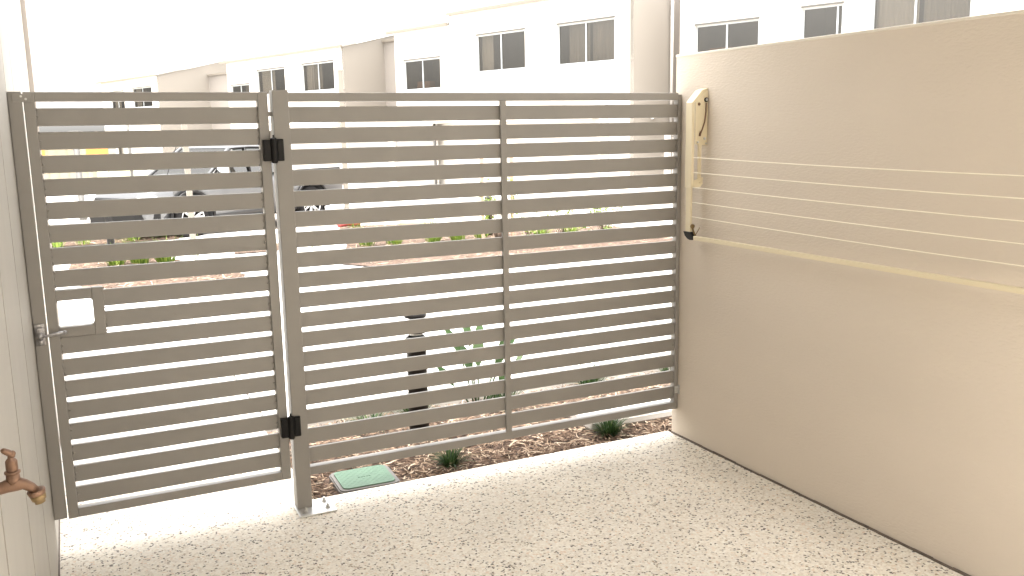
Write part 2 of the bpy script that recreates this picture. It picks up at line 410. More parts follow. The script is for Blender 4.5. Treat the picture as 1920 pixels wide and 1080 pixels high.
# rounded inner corners of the hand hole
for cx, cz, sx, sz in ((-.078, 1.0215, 1, -1), (.047, 1.0215, -1, -1), (-.078, .919, 1, 1), (.047, .919, -1, 1)):
    rad = .010; pts = [(L(cx), Lz(cz))]
    for k in range(7):
        a = k/6*math.pi/2
        pts.append((L(cx)+sx*(rad-rad*math.sin(a)), Lz(cz)+sz*(rad-rad*math.cos(a))))
    prism(bm, pts, 'y', .002, .037)
for zz in (1.058, 1.03, 1.005, .98, .955, .935, .91, .89): 
    bmesh.ops.create_icosphere(bm, subdivisions=1, radius=random.uniform(.003, .0045), matrix=Matrix.Translation((L(.0895), .010, Lz(zz))))
obj('hand_hole_frame', bm, M['fence'], g)
s_ = obj('stop_plate', B(L(-.150), L(-.088), -.0055, -.0005, Lz(1.764), Lz(1.793), bevel=.001), M['fence'], g)
bm = bmesh.new()
for x, z in ((-.121, 1.785), (-.106, 1.775)): cyl(bm, (L(x), -.0085, Lz(z)), (L(x), -.005, Lz(z)), .0042, n=12)
obj('screw', bm, M['galv'], s_)
obj('stop_tab', B(L(.7622), L(.778), .012, .017, Lz(1.705), Lz(1.722)), M['fence'], g)
# latch
lt = thing('gate_latch', 'galvanised gate latch with lever bar on the slim wall post', 'latch', (-.145, -.004, .90))
bm = bmesh.new(); box(bm, -.016, .018, -.002, .004, -.040, .042, bevel=.0015)
box(bm, -.010, .012, -.016, -.002, -.012, .030, bevel=.003)
lathe(bm, [(.0, 0), (.012, .001), (.013, .006), (.009, .012), (.0, .013)], 14, Matrix.Translation((0, -.016, .0)) @ Matrix.Rotation(R(90), 4, 'X'))
prism(bm, [(-.012, -.016), (.010, -.016), (.004, -.040), (-.004, -.040)], 'y', -.013, -.002)
obj('catch', bm, M['lug'], lt, True)
bm = bmesh.new(); tube(bm, [(-.012, -.018, -.006), (.02, -.020, -.004), (.05, -.021, .001), (.085, -.020, .004)], [.0055, .005, .0062, .0068], 8)
bmesh.ops.create_uvsphere(bm, u_segments=8, v_segments=6, radius=.0085, matrix=Matrix.Translation((.086, -.020, .004)))
obj('lever', bm, M['lug'], lt, True)
for z in (.036, -.034):
    bm = bmesh.new(); cyl(bm, (0, -.006, z), (0, -.001, z), .005, n=10); obj('bolt', bm, M['galv'], lt)

tp = thing('wall_post', 'slim grey post fixed to the clad wall, left of the gate', 'post', (-.165, 0, .155))
obj('post_tube', B(0, .0455, 0, .05, 0, 1.643, bevel=.0022), M['fence'], tp)
obj('post_cap', B(.001, .0445, .001, .049, 1.6432, 1.6465), M['fence'], tp)

mp_ = thing('gate_post', 'thick square grey post bolted to the paving between gate and fence', 'post', (.811, 0, 0))
obj('post_tube', B(-.0325, .0325, -.0125, .0525, .0082, 1.805, bevel=.003), M['fence'], mp_)
obj('post_cap', B(-.031, .031, -.011, .051, 1.8052, 1.8085), M['fence'], mp_)
bp_ = obj('base_plate', B(-.041, .122, -.094, .050, 0, .008, bevel=.002), M['galv'], mp_)
for x, y in ((-.006, -.052), (.094, .026), (.092, -.046)):
    bm = bmesh.new(); cyl(bm, (x, y, .0085), (x, y, .0105), .013, n=20); cyl(bm, (x, y, .0105), (x, y, .0185), .0088, n=6); cyl(bm, (x, y, .018), (x, y, .027), .005, n=10)
    obj('bolt', bm, M['galv'], bp_)

def hinge(z):
    """barrel with its two leaves: a part of the gate"""
    o = Vector((.769-GX, -.0135, z-GZ))
    bm = bmesh.new(); lathe(bm, [(.004, -.053), (.011, -.051), (.0135, -.047), (.0135, .047), (.010, .050), (.004, .052), (.004, .062)], 20, Matrix.Translation((.002, -.008, 0)))
    h = obj('hinge', bm, M['black'], g, False, o)
    bm = bmesh.new()
    box(bm, -.040, -.010, -.010, .013, -.043, .043, bevel=.0025)
    box(bm, -.036, -.014, -.013, -.0098, -.036, .036, bevel=.001)
    obj('gate_leaf', bm, M['black'], h)
    bm = bmesh.new()
    box(bm, .014, .042, -.012, .0005, -.043, .046, bevel=.0025); box(bm, .018, .038, -.015, -.0118, -.036, .038, bevel=.001)
    obj('post_leaf', bm, M['black'], h)
hinge(1.567)
hinge(.388)

fn = thing('slatted_fence', 'wide grey horizontal-slat metal fence panel between thick post and beige wall', 'fence', (.8435, 0, .15))
FX = .8435
def F(x): return x-FX
bm = bmesh.new(); box(bm, F(2.795), F(2.843-.027), 0, .040, Lz(.149), Lz(1.79), bevel=.0025)
for i in range(18): weld_dots(bm, F(2.793), Lz(Z0-i*P), -1)
obj('stile', bm, M['fence'], fn)
obj('top_rail', B(F(.844), F(2.7952), .0004, .0396, Lz(1.762), Lz(1.7986), bevel=.002), M['fence'], fn)
obj('bottom_rail', B(F(.844), F(2.7952), .0004, .0396, Lz(.1504), Lz(.187), bevel=.002), M['fence'], fn)
bm = bmesh.new(); box(bm, F(1.803), F(1.832), -.006, .0102, Lz(.1872), Lz(1.7618), bevel=.002)
for i in range(18):
    for k in range(3):
        bmesh.ops.create_icosphere(bm, subdivisions=1, radius=random.uniform(.0025, .004), matrix=Matrix.Translation((F(1.833), .009, Lz(Z0-i*P-.006-k*.025))))
obj('mullion', bm, M['fence'], fn)
for i in range(18):
    z = Z0-i*P
    obj('slat', B(F(.844), F(2.7955), .0105, .0265, Lz(z-SH), Lz(z), bevel=.0012), M['fence'], fn)
bm = bmesh.new(); box(bm, F(2.8165), F(2.8195), -.012, .03, Lz(.232), Lz(.282)); box(bm, F(2.795), F(2.8165), -.004, -.0004, Lz(.238), Lz(.276)); cyl(bm, (F(2.8165), -.004, Lz(.262)), (F(2.808), -.004, Lz(.262)), .007, n=6)
br_ = obj('wall_bracket', bm, M['galv'], fn)

# ================================================================== CLOTHESLINE
cl = thing('clothesline', 'cream fold-down clothesline hanging flat on the beige wall', 'clothesline', (WX, -.14, 1.62))
def C(x, y, z): return (x-WX, y+.14, z-1.62)
def cbox(bm, x0, x1, y0, y1, z0, z1, bevel=0): box(bm, x0-WX, x1-WX, y0+.14, y1+.14, z0-1.62, z1-1.62, bevel)
# the bracket is a folded plate: web on the wall, cheek standing out from it
bm = bmesh.new()
cheek = [(2.8185, 1.540), (2.8185, 1.800), (2.795, 1.792), (2.747, 1.745), (2.747, 1.547)]
prism(bm, [(x-WX, z-1.62) for x, z in cheek], 'y', -.205+.14, -.2015+.14)
cbox(bm, 2.8155, 2.8195, -.2015, -.125, 1.540, 1.800)
bkt = obj('wall_bracket', bm, M['cream'], cl)
bm = bmesh.new(); lathe(bm, [(.0, 0), (.011, .0005), (.011, .006), (.0, .0065)], 18, Matrix.Translation(C(2.806, -.205, 1.757)) @ Matrix.Rotation(R(90), 4, 'X'))
obj('rubber_stop', bm, M['black'], bkt)
bm = bmesh.new()
for x, z, r in ((2.806, 1.757, .0065),):
    lathe(bm, [(.0, 0), (r, .0005), (r, .010), (.0, .0105)], 12, Matrix.Translation(C(x, -.205, z)) @ Matrix.Rotation(R(90), 4, 'X'))
    obj('stop_pin', bm, M['galv'], bkt)
for x, z, r in ((2.802, 1.573, .008), (2.762, 1.556, .006), (2.810, 1.549, .005)):
    bm = bmesh.new(); lathe(bm, [(.0, 0), (r, .0005), (r*.8, .005), (.0, .006)], 12, Matrix.Translation(C(x, -.205, z)) @ Matrix.Rotation(R(90), 4, 'X'))
    obj('rivet', bm, M['galv'], bkt)
bm = bmesh.new(); lathe(bm, [(.0, 0), (.008, .0005), (.006, .004), (.0, .005)], 12, Matrix.Translation(C(2.766, -.205, 1.737)) @ Matrix.Rotation(R(90), 4, 'X'))
obj('pivot_rivet', bm, M['brass'], bkt)
bm = bmesh.new(); tube(bm, [C(2.806, -.208, 1.742), C(2.805, -.209, 1.70), C(2.799, -.209, 1.655), C(2.786, -.209, 1.620), C(2.776, -.209, 1.600)], .0032, 8)
tube(bm, [C(2.777, -.209, 1.606), C(2.772, -.209, 1.596), C(2.770, -.209, 1.585)], .0055, 8)
obj('release_lever', bm, M['brass'], bkt, True)
# two telescoping arms hanging down
bm = bmesh.new(); cbox(bm, 2.7305, 2.7465, -.199, -.150, 1.335, 1.745, .002); obj('arm', bm, M['cream'], cl)
bm = bmesh.new(); cbox(bm, 2.7335, 2.7435, -.194, -.155, 1.118, 1.335, .0015); obj('inner_arm', bm, M['cream'], cl)
bm = bmesh.new(); cbox(bm, 2.776, 2.796, -.192, -.184, 1.362, 1.555, .0015)
obj('stay', bm, M['cream'], cl)
bm = bmesh.new(); prism(bm, [(a-WX, b-1.62) for a, b in ((2.7468, 1.338), (2.7468, 1.372), (2.800, 1.385), (2.800, 1.355), (2.785, 1.338))], 'y', -.200+.14, -.196+.14)
cyl(bm, C(2.786, -.200, 1.361), C(2.786, -.205, 1.361), .006, n=10)
obj('stay_plate', bm, M['cream'], cl)
bm = bmesh.new(); prism(bm, [(x-WX, z-1.62) for x, z in ((2.7305, 1.7455), (2.786, 1.803), (2.8185, 1.812), (2.8185, 1.8015), (2.795, 1.793), (2.747, 1.7455))], 'y', -.2014+.14, -.150+.14); obj('top_cover', bm, M['cream'], cl)
bm = bmesh.new(); prism(bm, [(-.008, -.500), (-.061, -.500), (-.078, -.516), (-.084, -.537), (-.060, -.539), (-.040, -.534), (-.020, -.520)], 'x', 2.7265-WX, 2.7495-WX)
obj('corner_joint', bm, M['black'], cl)
bm = bmesh.new(); tube(bm, [C(2.742, -.198, 1.145), C(2.744, -.205, 1.125), C(2.746, -.222, 1.10)], .005, 8); cyl(bm, C(2.74, -.199, 1.148), C(2.74, -.207, 1.148), .011, n=14)
tube(bm, [C(2.750, -.215, 1.105), C(2.752, -.245, 1.145)], .0022, 6)
obj('cord_cleat', bm, M['brass2'], cl, True)
bm = bmesh.new(); cbox(bm, 2.7285, 2.7475, -3.7, -.2245, 1.083, 1.103, .002); obj('front_bar', bm, M['cream'], cl)
for z in (1.483, 1.411, 1.339, 1.266, 1.195):
    bm = bmesh.new(); pts = []
    for i in range(15):
        tt = i/14; pts.append(C(2.742, -.170-3.5*tt, z-.022*math.sin(math.pi*tt)))
    tube(bm, pts, .0021, 6); obj('cord', bm, M['line'], cl, True)
# matching arm at the far end of the line, beyond the picture's right edge
bm = bmesh.new(); cbox(bm, 2.7305, 2.7465, -3.69, -3.64, 1.105, 1.745, .002); obj('arm', bm, M['cream'], cl)
bm = bmesh.new(); prism(bm, [(x-WX, z-1.62) for x, z in cheek], 'y', -3.635+.14, -3.6315+.14); cbox(bm, 2.8155, 2.8195, -3.70, -3.635, 1.54, 1.80); obj('wall_bracket', bm, M['cream'], cl)

# ================================================================== TAP
tpz = thing('garden_tap', 'weathered brass garden tap with hose fitting on the clad wall', 'tap', (-.166, -2.21, 1.083))
# local x = out from the wall
bm = bmesh.new(); tube(bm, [(.0, 0, .0), (.018, 0, .002), (.034, 0, .006), (.050, 0, .008), (.060, 0, .005), (.069, 0, -.002), (.074, 0, -.010)], [.0095, .009, .0105, .0118, .0088, .0078, .0082], 18)
cyl(bm, (.045, .0, .010), (.045, .0, .028), .0112, .0095, n=20)
lathe(bm, [(.0090, 0), (.0118, .0008), (.0118, .004), (.0090, .005)], 20, Matrix.Translation((.045, 0, .026)))
obj('body', bm, M['brass'], tpz, True)
bm = bmesh.new(); lathe(bm, [(.0092, 0), (.0082, .0015), (.0092, .003), (.0088, .016), (.0070, .019), (.0048, .021), (.0044, .027)], 16, Matrix.Translation((.045, 0, .031)))
obj('bonnet', bm, M['brass'], tpz, True)
bm = bmesh.new(); tube(bm, [(.047, 0, .053), (.046, 0, .058), (.041, -.002, .063), (.036, -.004, .067), (.0345, -.005, .069)], [.0050, .0056, .0054, .0046, .003], 12)
bmesh.ops.create_uvsphere(bm, u_segments=12, v_segments=8, radius=.0050, matrix=Matrix.Translation((.048, 0, .059)))
obj('handle', bm, M['brass'], tpz, True)
TM = Matrix.Translation((.075, 0, -.009)) @ Matrix.Rotation(R(-12), 4, 'Y')
bm = bmesh.new(); lathe(bm, [(.0085, .001), (.0135, .0015), (.0138, -.0005), (.0126, -.0065), (.0120, -.007)], 26, TM)
obj('nut', bm, M['brass'], tpz, True)
bm = bmesh.new(); lathe(bm, [(.0118, -.0071), (.0122, -.009), (.0112, -.0155), (.0085, -.0170), (.0082, -.0215), (.006, -.0225)], 26, TM)
obj('hose_fitting', bm, M['brass2'], tpz, True)

# ================================================================== NEAR BED THINGS
def rrect(x0, x1, y0, y1, r, n=6):
    pts = []
    for cx, cy, a0 in ((x1-r, y1-r, 0), (x0+r, y1-r, 90), (x0+r, y0+r, 180), (x1-r, y0+r, 270)):
        for k in range(n+1):
            a = R(a0+90*k/n); pts.append((cx+r*math.cos(a), cy+r*math.sin(a)))
    return pts
cv = thing('inspection_cover', 'green plastic inspection cover in grey ring, set in bark mulch beside the post', 'cover', (1.155, .248, -.02), R(-2))
bm = bmesh.new(); prism(bm, rrect(-.148, .148, -.148, .122, .04), 'z', -.02, .018)
bmesh.ops.bevel(bm, geom=[e for e in bm.edges if all(v.co.z > .01 for v in e.verts)], offset=.006, segments=2, affect='EDGES')
obj('ring', bm, M['lid_frame'], cv)
bm = bmesh.new(); prism(bm, rrect(-.126, .126, -.126, .104, .028), 'z', .0182, .0235)
for i in range(14):                                         # raised tread bars and the maker's oval
    for j in range(12):
        if (i+j) % 2: continue
        x = -.108+i*.0166; y = -.108+j*.0175
        if abs(x) < .045 and abs(y+.01) < .022: continue
        prism(bm, [(x-.006, y-.002), (x+.004, y+.004), (x+.006, y+.002), (x-.004, y-.004)], 'z', .0236, .0241)
obj('lid', bm, M['green_lid'], cv)
bm = bmesh.new()
for k, x in enumerate((-.026, -.013, 0, .013, .026)):
    box(bm, x-.004, x+.004, -.016, -.004, .0236, .0252, bevel=.0004) if k % 2 == 0 else prism(bm, [(x-.004, -.016), (x+.004, -.016), (x, -.004)], 'z', .0236, .0252)
obj('raised_mark', bm, M['green_lid'], cv)

def blade(bm, base, yaw, length, width, lean, seg=6, droop=1.2):
    c, s = math.cos(yaw), math.sin(yaw); pos = Vector(base); ang = R(90)-lean; st = length/seg; prev = None
    for i in range(seg+1):
        t = i/seg; wv = width*(.55+.45*math.sin(math.pi*min(1, t*1.3+.2)))*(1-t**3)+.0006
        sx, sy = -s*wv*.5, c*wv*.5
        a = bm.verts.new((pos.x-sx, pos.y-sy, pos.z)); b = bm.verts.new((pos.x+sx, pos.y+sy, pos.z)); mdl = bm.verts.new((pos.x, pos.y, pos.z-wv*.22))
        if prev:
            bm.faces.new((prev[0], prev[2], mdl, a)); bm.faces.new((prev[2], prev[1], b, mdl))
        prev = (a, b, mdl)
        pos += Vector((c*math.cos(ang), s*math.cos(ang), math.sin(ang)))*st; ang -= droop*st/length*(.6+t)
def strappy(name, loc, n, ln, wd, m, label, cat='plant', group=None, seed=0, spread=.03, lean=(.05, .9), droop=1.2):
    rnd = random.Random(seed*31+7); bm = bmesh.new()
    for i in range(n):
        a = rnd.uniform(0, 2*math.pi); r_ = spread*math.sqrt(rnd.random())
        blade(bm, (r_*math.cos(a), r_*math.sin(a), 0), a+rnd.gauss(0, .5), ln*rnd.uniform(.55, 1.1), wd*rnd.uniform(.7, 1.2), rnd.uniform(*lean), droop=rnd.uniform(.5, 1.4)*droop)
    o = obj(name, bm, m, None, True, loc); return tag(o, label, cat, group)

NB = -.03
strappy('strappy_plant', (1.60, .235, NB), 150, .15, .006, M['strap'], 'small dark green tufted plant under the fence, right of the green cover', seed=1, spread=.03)
strappy('strappy_plant', (2.54, .24, NB), 190, .17, .006, M['strap'], 'dark green tufted plant below the fence near the beige wall corner', seed=2, spread=.035)
strappy('strappy_plant', (1.43, 1.02, NB), 110, .20, .006, M['strap'], 'green tuft in mulch left of the near black bollard, low down', seed=3, spread=.05, lean=(.3, 1.2))
strappy('strappy_plant', (1.72, 1.07, NB), 120, .24, .006, M['strap'], 'spiky green tuft directly behind the near black bollard', seed=4, spread=.05)
strappy('strappy_plant', (2.25, .98, NB), 110, .26, .006, M['strap'], 'narrow-leaved tuft at the foot of the broad-leaved plant', seed=5, spread=.06)
strappy('strappy_plant', (2.92, 1.08, NB), 130, .26, .006, M['strap'], 'green tuft behind the right half of the fence, midway to the wall', seed=6, spread=.06)
strappy('strappy_plant', (3.52, 1.02, NB), 120, .26, .006, M['strap'], 'green tuft showing beside the fence end at the beige wall', seed=8, spread=.06)

# broad-leaved plant
bp2 = thing('broad_leaf_plant', 'young plant with broad upright paddle leaves behind the fence', 'plant', (2.08, .97, NB))
bm = bmesh.new(); st = bmesh.new(); rnd = random.Random(5)
for tx, ty, tz, ln, wd in ((-.14, .0, .47, .20, .055), (-.03, .05, .50, .20, .06), (-.08, -.04, .36, .19, .075), (.02, .02, .38, .20, .07), (.16, .0, .37, .24, .085), (-.19, .03, .28, .16, .05), (.17, -.03, .25, .17, .07), (.30, .05, .46, .10, .03), (.34, .02, .36, .10, .03), (.07, .1, .44, .2, .06)):
    tip = Vector((tx*1.25, ty*1.4, tz+.06)); base = Vector((tx*.10, ty*.1, 0)); joint = base.lerp(Vector((tx*.75, ty, tz-.10)), 1.0)
    tube(st, [base, base.lerp(joint, .5)+Vector((0, 0, .02)), joint], [.006, .005, .004], 6)
    d = (tip-joint); d.normalize(); side = d.cross(Vector((rnd.uniform(-.5, .5), -1, rnd.uniform(.1, .8)))).normalized(); nrm = side.cross(d)
    prev = None
    for i in range(9):
        q = i/8; wv = wd*.5*math.sin(math.pi*min(.999, q*.93+.05))**.8
        c0 = joint+d*ln*q-nrm*(.03*q*q)
        a, b_, c_ = bm.verts.new(c0-side*wv+nrm*wv*.25), bm.verts.new(c0+side*wv+nrm*wv*.25), bm.verts.new(c0)
        if prev: bm.faces.new((prev[0], prev[2], c_, a)); bm.faces.new((prev[2], prev[1], b_, c_))
        prev = (a, b_, c_)
obj('leaf', bm, M['broad'], bp2, True); obj('stem', st, M['broad'], bp2, True)

def bollard(loc, h, r, label, group):
    t = thing('bollard_light', label, 'bollard light', loc, group=group)
    bm = bmesh.new(); lathe(bm, [(r*.93, 0), (r*.93, h*.74), (r*.96, h*.742)], 28); obj('column', bm, M['blackmetal'], t, True)
    bm = bmesh.new(); lathe(bm, [(r*.62, h*.742), (r*.62, h*.95)], 24); obj('light_tube', bm, M['galv'], t, True)
    for k in range(3):
        bm = bmesh.new(); z = h*(.775+.055*k); lathe(bm, [(r*.66, z+.022*h), (r*1.0, z), (r*1.02, z+.008*h), (r*.70, z+.034*h)], 28); obj('louvre', bm, M['blackmetal'], t, True)
    bm = bmesh.new(); lathe(bm, [(r*1.0, h*.95), (r*1.04, h*.957), (r*1.04, h*.975), (r*.9, h*.99), (r*.4, h), (.001, h)], 28); obj('cap', bm, M['blackmetal'], t, True)
    return t
bollard((1.637, .78, -.03), .70, .0585, 'nearest black louvred bollard light, standing in mulch just behind the fence', 'black bollard lights along the path')
bollard((6.18, 9.75, gz(9.75)), .66, .065, 'black bollard light among the plants behind the fence mullion', 'black bollard lights along the path')
bollard((.57, 12.7, gz(12.7)), .66, .065, 'far black bollard light seen through the gate at left', 'black bollard lights along the path')

# concrete pit lid edging in the near bed
pd = thing('concrete_pit_lid', 'low pale concrete pit lid with dark near edge in the mulch below the fence end', 'pit lid', (2.88, .47, -.035), R(-2))
bm = bmesh.new(); prism(bm, rrect(-.40, .42, -.16, .16, .012, 3), 'z', .0, .062); bmesh.ops.bevel(bm, geom=[e for e in bm.edges if all(v.co.z > .05 for v in e.verts)], offset=.005, segments=2, affect='EDGES')
obj('slab', bm, M['concrete'], pd)
bm = bmesh.new(); prism(bm, rrect(-.41, .43, -.168, .168, .012, 3), 'z', -.02, .03); obj('frame', bm, M['joint'], pd)  # dark rim stands for the shadow gap around the lid

# ================================================================== FAR BED PLANTS
CL = [ # x, y, n, len, width, label
 (1.12, 9.35, 150, .42, .012, 'lime green grassy clump seen through the gate, right end of its row'),
 (.80, 9.45, 150, .42, .012, 'lime green grassy clump seen through the gate, middle of its row'),
 (.50, 9.5, 120, .38, .012, 'lime green grassy clump seen through the gate, left end of its row'),
 (1.55, 9.5, 22, .40, .010, 'sparse thin-bladed clump seen through the gate before white paving'),
 (-.25, 12.9, 60, .38, .012, 'small grassy clump at the extreme left behind the gate stile'),
 (.15, 13.1, 40, .36, .010, 'small grassy clump left of the far bollard'),
 (.95, 13.2, 60, .34, .010, 'small grassy clump right of the far bollard'),
 (1.45, 13.55, 70, .34, .014, 'dark green clump in the far mulch left of the car wheel'),
 (3.38, 10.1, 34, .36, .011, 'isolated spiky clump on white paving right of the thick post'),
 (4.05, 9.6, 100, .40, .012, 'lime clump at the left end of the row behind the wide fence'),
 (4.45, 9.5, 90, .36, .012, 'lime clump second from left in the row behind the wide fence'),
 (5.05, 9.4, 110, .40, .012, 'lime clump third from left in the row behind the wide fence'),
 (5.45, 9.35, 120, .42, .012, 'tallest lime clump in the row behind the wide fence'),
 (5.95, 9.55, 80, .42, .012, 'lime clump touching the left side of the middle bollard'),
 (5.75, 11.4, 50, .42, .012, 'wispy clump behind the middle bollard'),
 (4.85, 13.0, 40, .34, .010, 'wispy clump beside the red sleeve'),
 (6.75, 9.0, 90, .26, .016, 'low leafy clump in mulch right of the middle bollard'),
 (7.35, 9.1, 80, .26, .016, 'low leafy clump in mulch between two shrubs'),
 (2.75, 10.5, 30, .30, .010, 'tiny clump glimpsed in the slot beside the thick post'),
]
for k, (x, y, n_, ln, wd, lab) in enumerate(CL):
    mm_ = M['strap'] if 'dark' in lab else M['lime']
    strappy('grass_clump', (x, y, gz(y)+.015), n_, ln, wd, mm_, lab, 'grass clump', 'grassy clumps in the far beds', seed=20+k, spread=.11, lean=(.02, .7))

def shrub(x, y, h, wr, nl, label, seed, stake=False, twigs=9):
    rnd = random.Random(seed); t = thing('young_shrub', label, 'shrub', (x, y, gz(y)), group='young shrubs in the far bed')
    st = bmesh.new(); lf = bmesh.new(); tips = []
    for i in range(twigs):
        a = rnd.uniform(0, 6.283); rr_ = wr*rnd.uniform(.3, 1); p1 = Vector((rr_*math.cos(a), rr_*math.sin(a), h*rnd.uniform(.35, 1)))
        mid = p1*.5+Vector((0, 0, .1*h)); tube(st, [(0, 0, 0), mid, p1], [.008, .005, .002], 5); tips += [(mid, p1)]
    for i in range(nl):
        m_, p_ = rnd.choice(tips); c0 = m_.lerp(p_, rnd.uniform(.2, 1.05))+Vector([rnd.gauss(0, .035) for _ in range(3)])
        d = Vector((rnd.gauss(0, 1), rnd.gauss(0, 1), rnd.gauss(.3, .7))).normalized(); s = d.cross(Vector((rnd.gauss(0, 1), rnd.gauss(0, 1), rnd.gauss(0, 1)))).normalized()
        ln = rnd.uniform(.04, .075); wd = ln*.24
        a, b, c, e = c0, c0+d*ln*.5+s*wd, c0+d*ln, c0+d*ln*.5-s*wd
        lf.faces.new([lf.verts.new(q) for q in (a, b, c, e)])
    obj('stem', st, M['bark'], t, True); obj('leaf', lf, M['lime'], t)
    if stake:
        bm = bmesh.new(); box(bm, -.018, .018, -.018, .018, 0, 1.45); box(bm, .45, .486, -.018, .018, 0, 1.45)
        for v in bm.verts: v.co += Vector((-.22, .04, 0))
        obj('stake', bm, M['stake'], t)
    return t
shrub(5.38+.1, 7.9, 1.15, .38, 260, 'staked young shrub with loose lime leaves behind the mullion', 61, True, 16)
shrub(6.9, 8.6, .62, .40, 170, 'loose leafy shrub right of the mullion', 62)
shrub(7.75, 8.7, .62, .40, 170, 'loose leafy shrub furthest right in the far bed', 63)
shrub(7.3, 8.1, .45, .35, 120, 'low spreading shrub in mulch, centre right of the far bed', 64)
shrub(6.2, 8.3, .55, .30, 110, 'dark small shrub right beside the middle bollard', 65)

# red sleeve, timber stakes on the far ground
bm = bmesh.new(); tube(bm, [(0, 0, .05), (.2, -.06, .07), (.42, -.13, .05)], [.05, .045, .03], 10)
o = tag(obj('red_sleeve', bm, M['red'], None, True, (4.55, 13.15, gz(13.2)+.02)), 'red plastic sleeve lying at the left end of the far bed', 'sleeve')
bm = bmesh.new(); box(bm, 0, 1.3, -.03, .03, .0, .05, bevel=.004)
o = tag(obj('timber_offcut', bm, M['stake'], None, False, (5.6, 12.6, gz(12.6)+.03)), 'reddish timber length lying on the far bed', 'timber'); o.rotation_euler = (0, 0, R(-35))

# ================================================================== POSTS AND LEFT BACKGROUND
def porch_post(x, y, h, label):
    z = gz(y); t = thing('white_post', label, 'post', (x, y, z), group='tall slender white posts')
    obj('shaft', B(-.042, .042, -.042, .042, .012, h, bevel=.004), M['gutter'], t)
    obj('foot_plate', B(-.08, .08, -.08, .08, 0, .012), M['galv'], t)
    obj('post_cap', B(-.048, .048, -.048, .048, h, h+.012), M['gutter'], t)
porch_post(1.69, 11.05, 2.15, 'tall slender white post in front of the car bonnet')
porch_post(4.98, 13.95, 3.0, 'tall slender white post behind the car tray')

t = thing('lamp_pole', 'thick grey street pole seen through upper gate slats at left', 'pole', (.27, 19.5, gz(19.5)))
bm = bmesh.new(); lathe(bm, [(.09, 0), (.09, .35), (.075, .36), (.07, 1.97)], 16); obj('shaft', bm, M['pole'], t, True)
bm = bmesh.new(); box(bm, -.12, .12, -.08, .08, 1.97, 2.07, bevel=.01); obj('lamp_head', bm, M['pole'], t)
t = thing('thin_pole', 'thin dark pole between the far shed and the houses', 'pole', (1.85, 27, gz(27)))
bm = bmesh.new(); lathe(bm, [(.05, 0), (.045, 2.6)], 10); obj('shaft', bm, M['pole'], t, True)
obj('crossarm', B(-.25, .25, -.03, .03, 2.45, 2.52), M['pole'], t)
t = thing('site_shed', 'low cream shed with dark flat roof far off at left', 'shed', (-.9, 42, gz(42)), R(-6))
bm = bmesh.new(); box(bm, -2.4, 2.0, 0, 2.5, 0, 2.35)
for i in range(11): box(bm, -2.2+i*.4, -2.17+i*.4, -.03, -.001, 0, 2.34)
obj('wall', bm, M['shed'], t)
obj('roof', B(-2.7, 1.6, -.3, 2.8, 2.352, 2.55, bevel=.02), M['shedroof'], t)
obj('door', B(-1.6, -.75, -.06, -.032, .05, 2.05), M['white'], t)
bm = bmesh.new(); box(bm, -.42, .42, -.02, .02, 1.05, 1.95, bevel=.004)
t = thing('orange_board', 'orange board on legs in front of the cream shed', 'board', (1.25, 38, gz(38)), R(-4))
obj('panel', bm, M['orange'], t)
bm = bmesh.new(); box(bm, -.40, -.34, .022, .06, 0, 1.9); box(bm, .34, .40, .022, .06, 0, 1.9); obj('leg', bm, M['stake'], t)
t = thing('safety_sign', 'small red and orange sign at the far left edge', 'sign', (-.95, 36, gz(36)))
obj('panel', B(-.3, .3, -.02, .02, 1.45, 1.85), M['orange'], t); obj('stripe', B(-.03, .03, -.03, -.021, .3, 1.0), M['red'], t); obj('leg', B(-.03, .03, -.02, .02, 0, 1.449), M['pole'], t)

# ================================================================== HOUSES
A = R(16.5); HB = -.62
def holes_wall(bm, s0, s1, z0, z1, holes, y=0.0, depth=.12):
    xs = sorted({s0, s1, *[h[0] for h in holes], *[h[1] for h in holes]}); zs = sorted({z0, z1, *[h[2] for h in holes], *[h[3] for h in holes]})
    for i in range(len(xs)-1):
        for j in range(len(zs)-1):
            cx, cz = (xs[i]+xs[i+1])/2, (zs[j]+zs[j+1])/2
            if any(h[0] < cx < h[1] and h[2] < cz < h[3] for h in holes): continue
            bm.faces.new([bm.verts.new(p) for p in ((xs[i+1], y, zs[j]), (xs[i], y, zs[j]), (xs[i], y, zs[j+1]), (xs[i+1], y, zs[j+1]))])
    for a, b, c, d in holes:
        for q in (((a, c), (b, c)), ((b, c), (b, d)), ((b, d), (a, d)), ((a, d), (a, c))):
            (x0, z0_), (x1, z1_) = q
            bm.faces.new([bm.verts.new(p) for p in ((x0, y, z0_), (x1, y, z1_), (x1, y-depth, z1_), (x0, y-depth, z0_))])
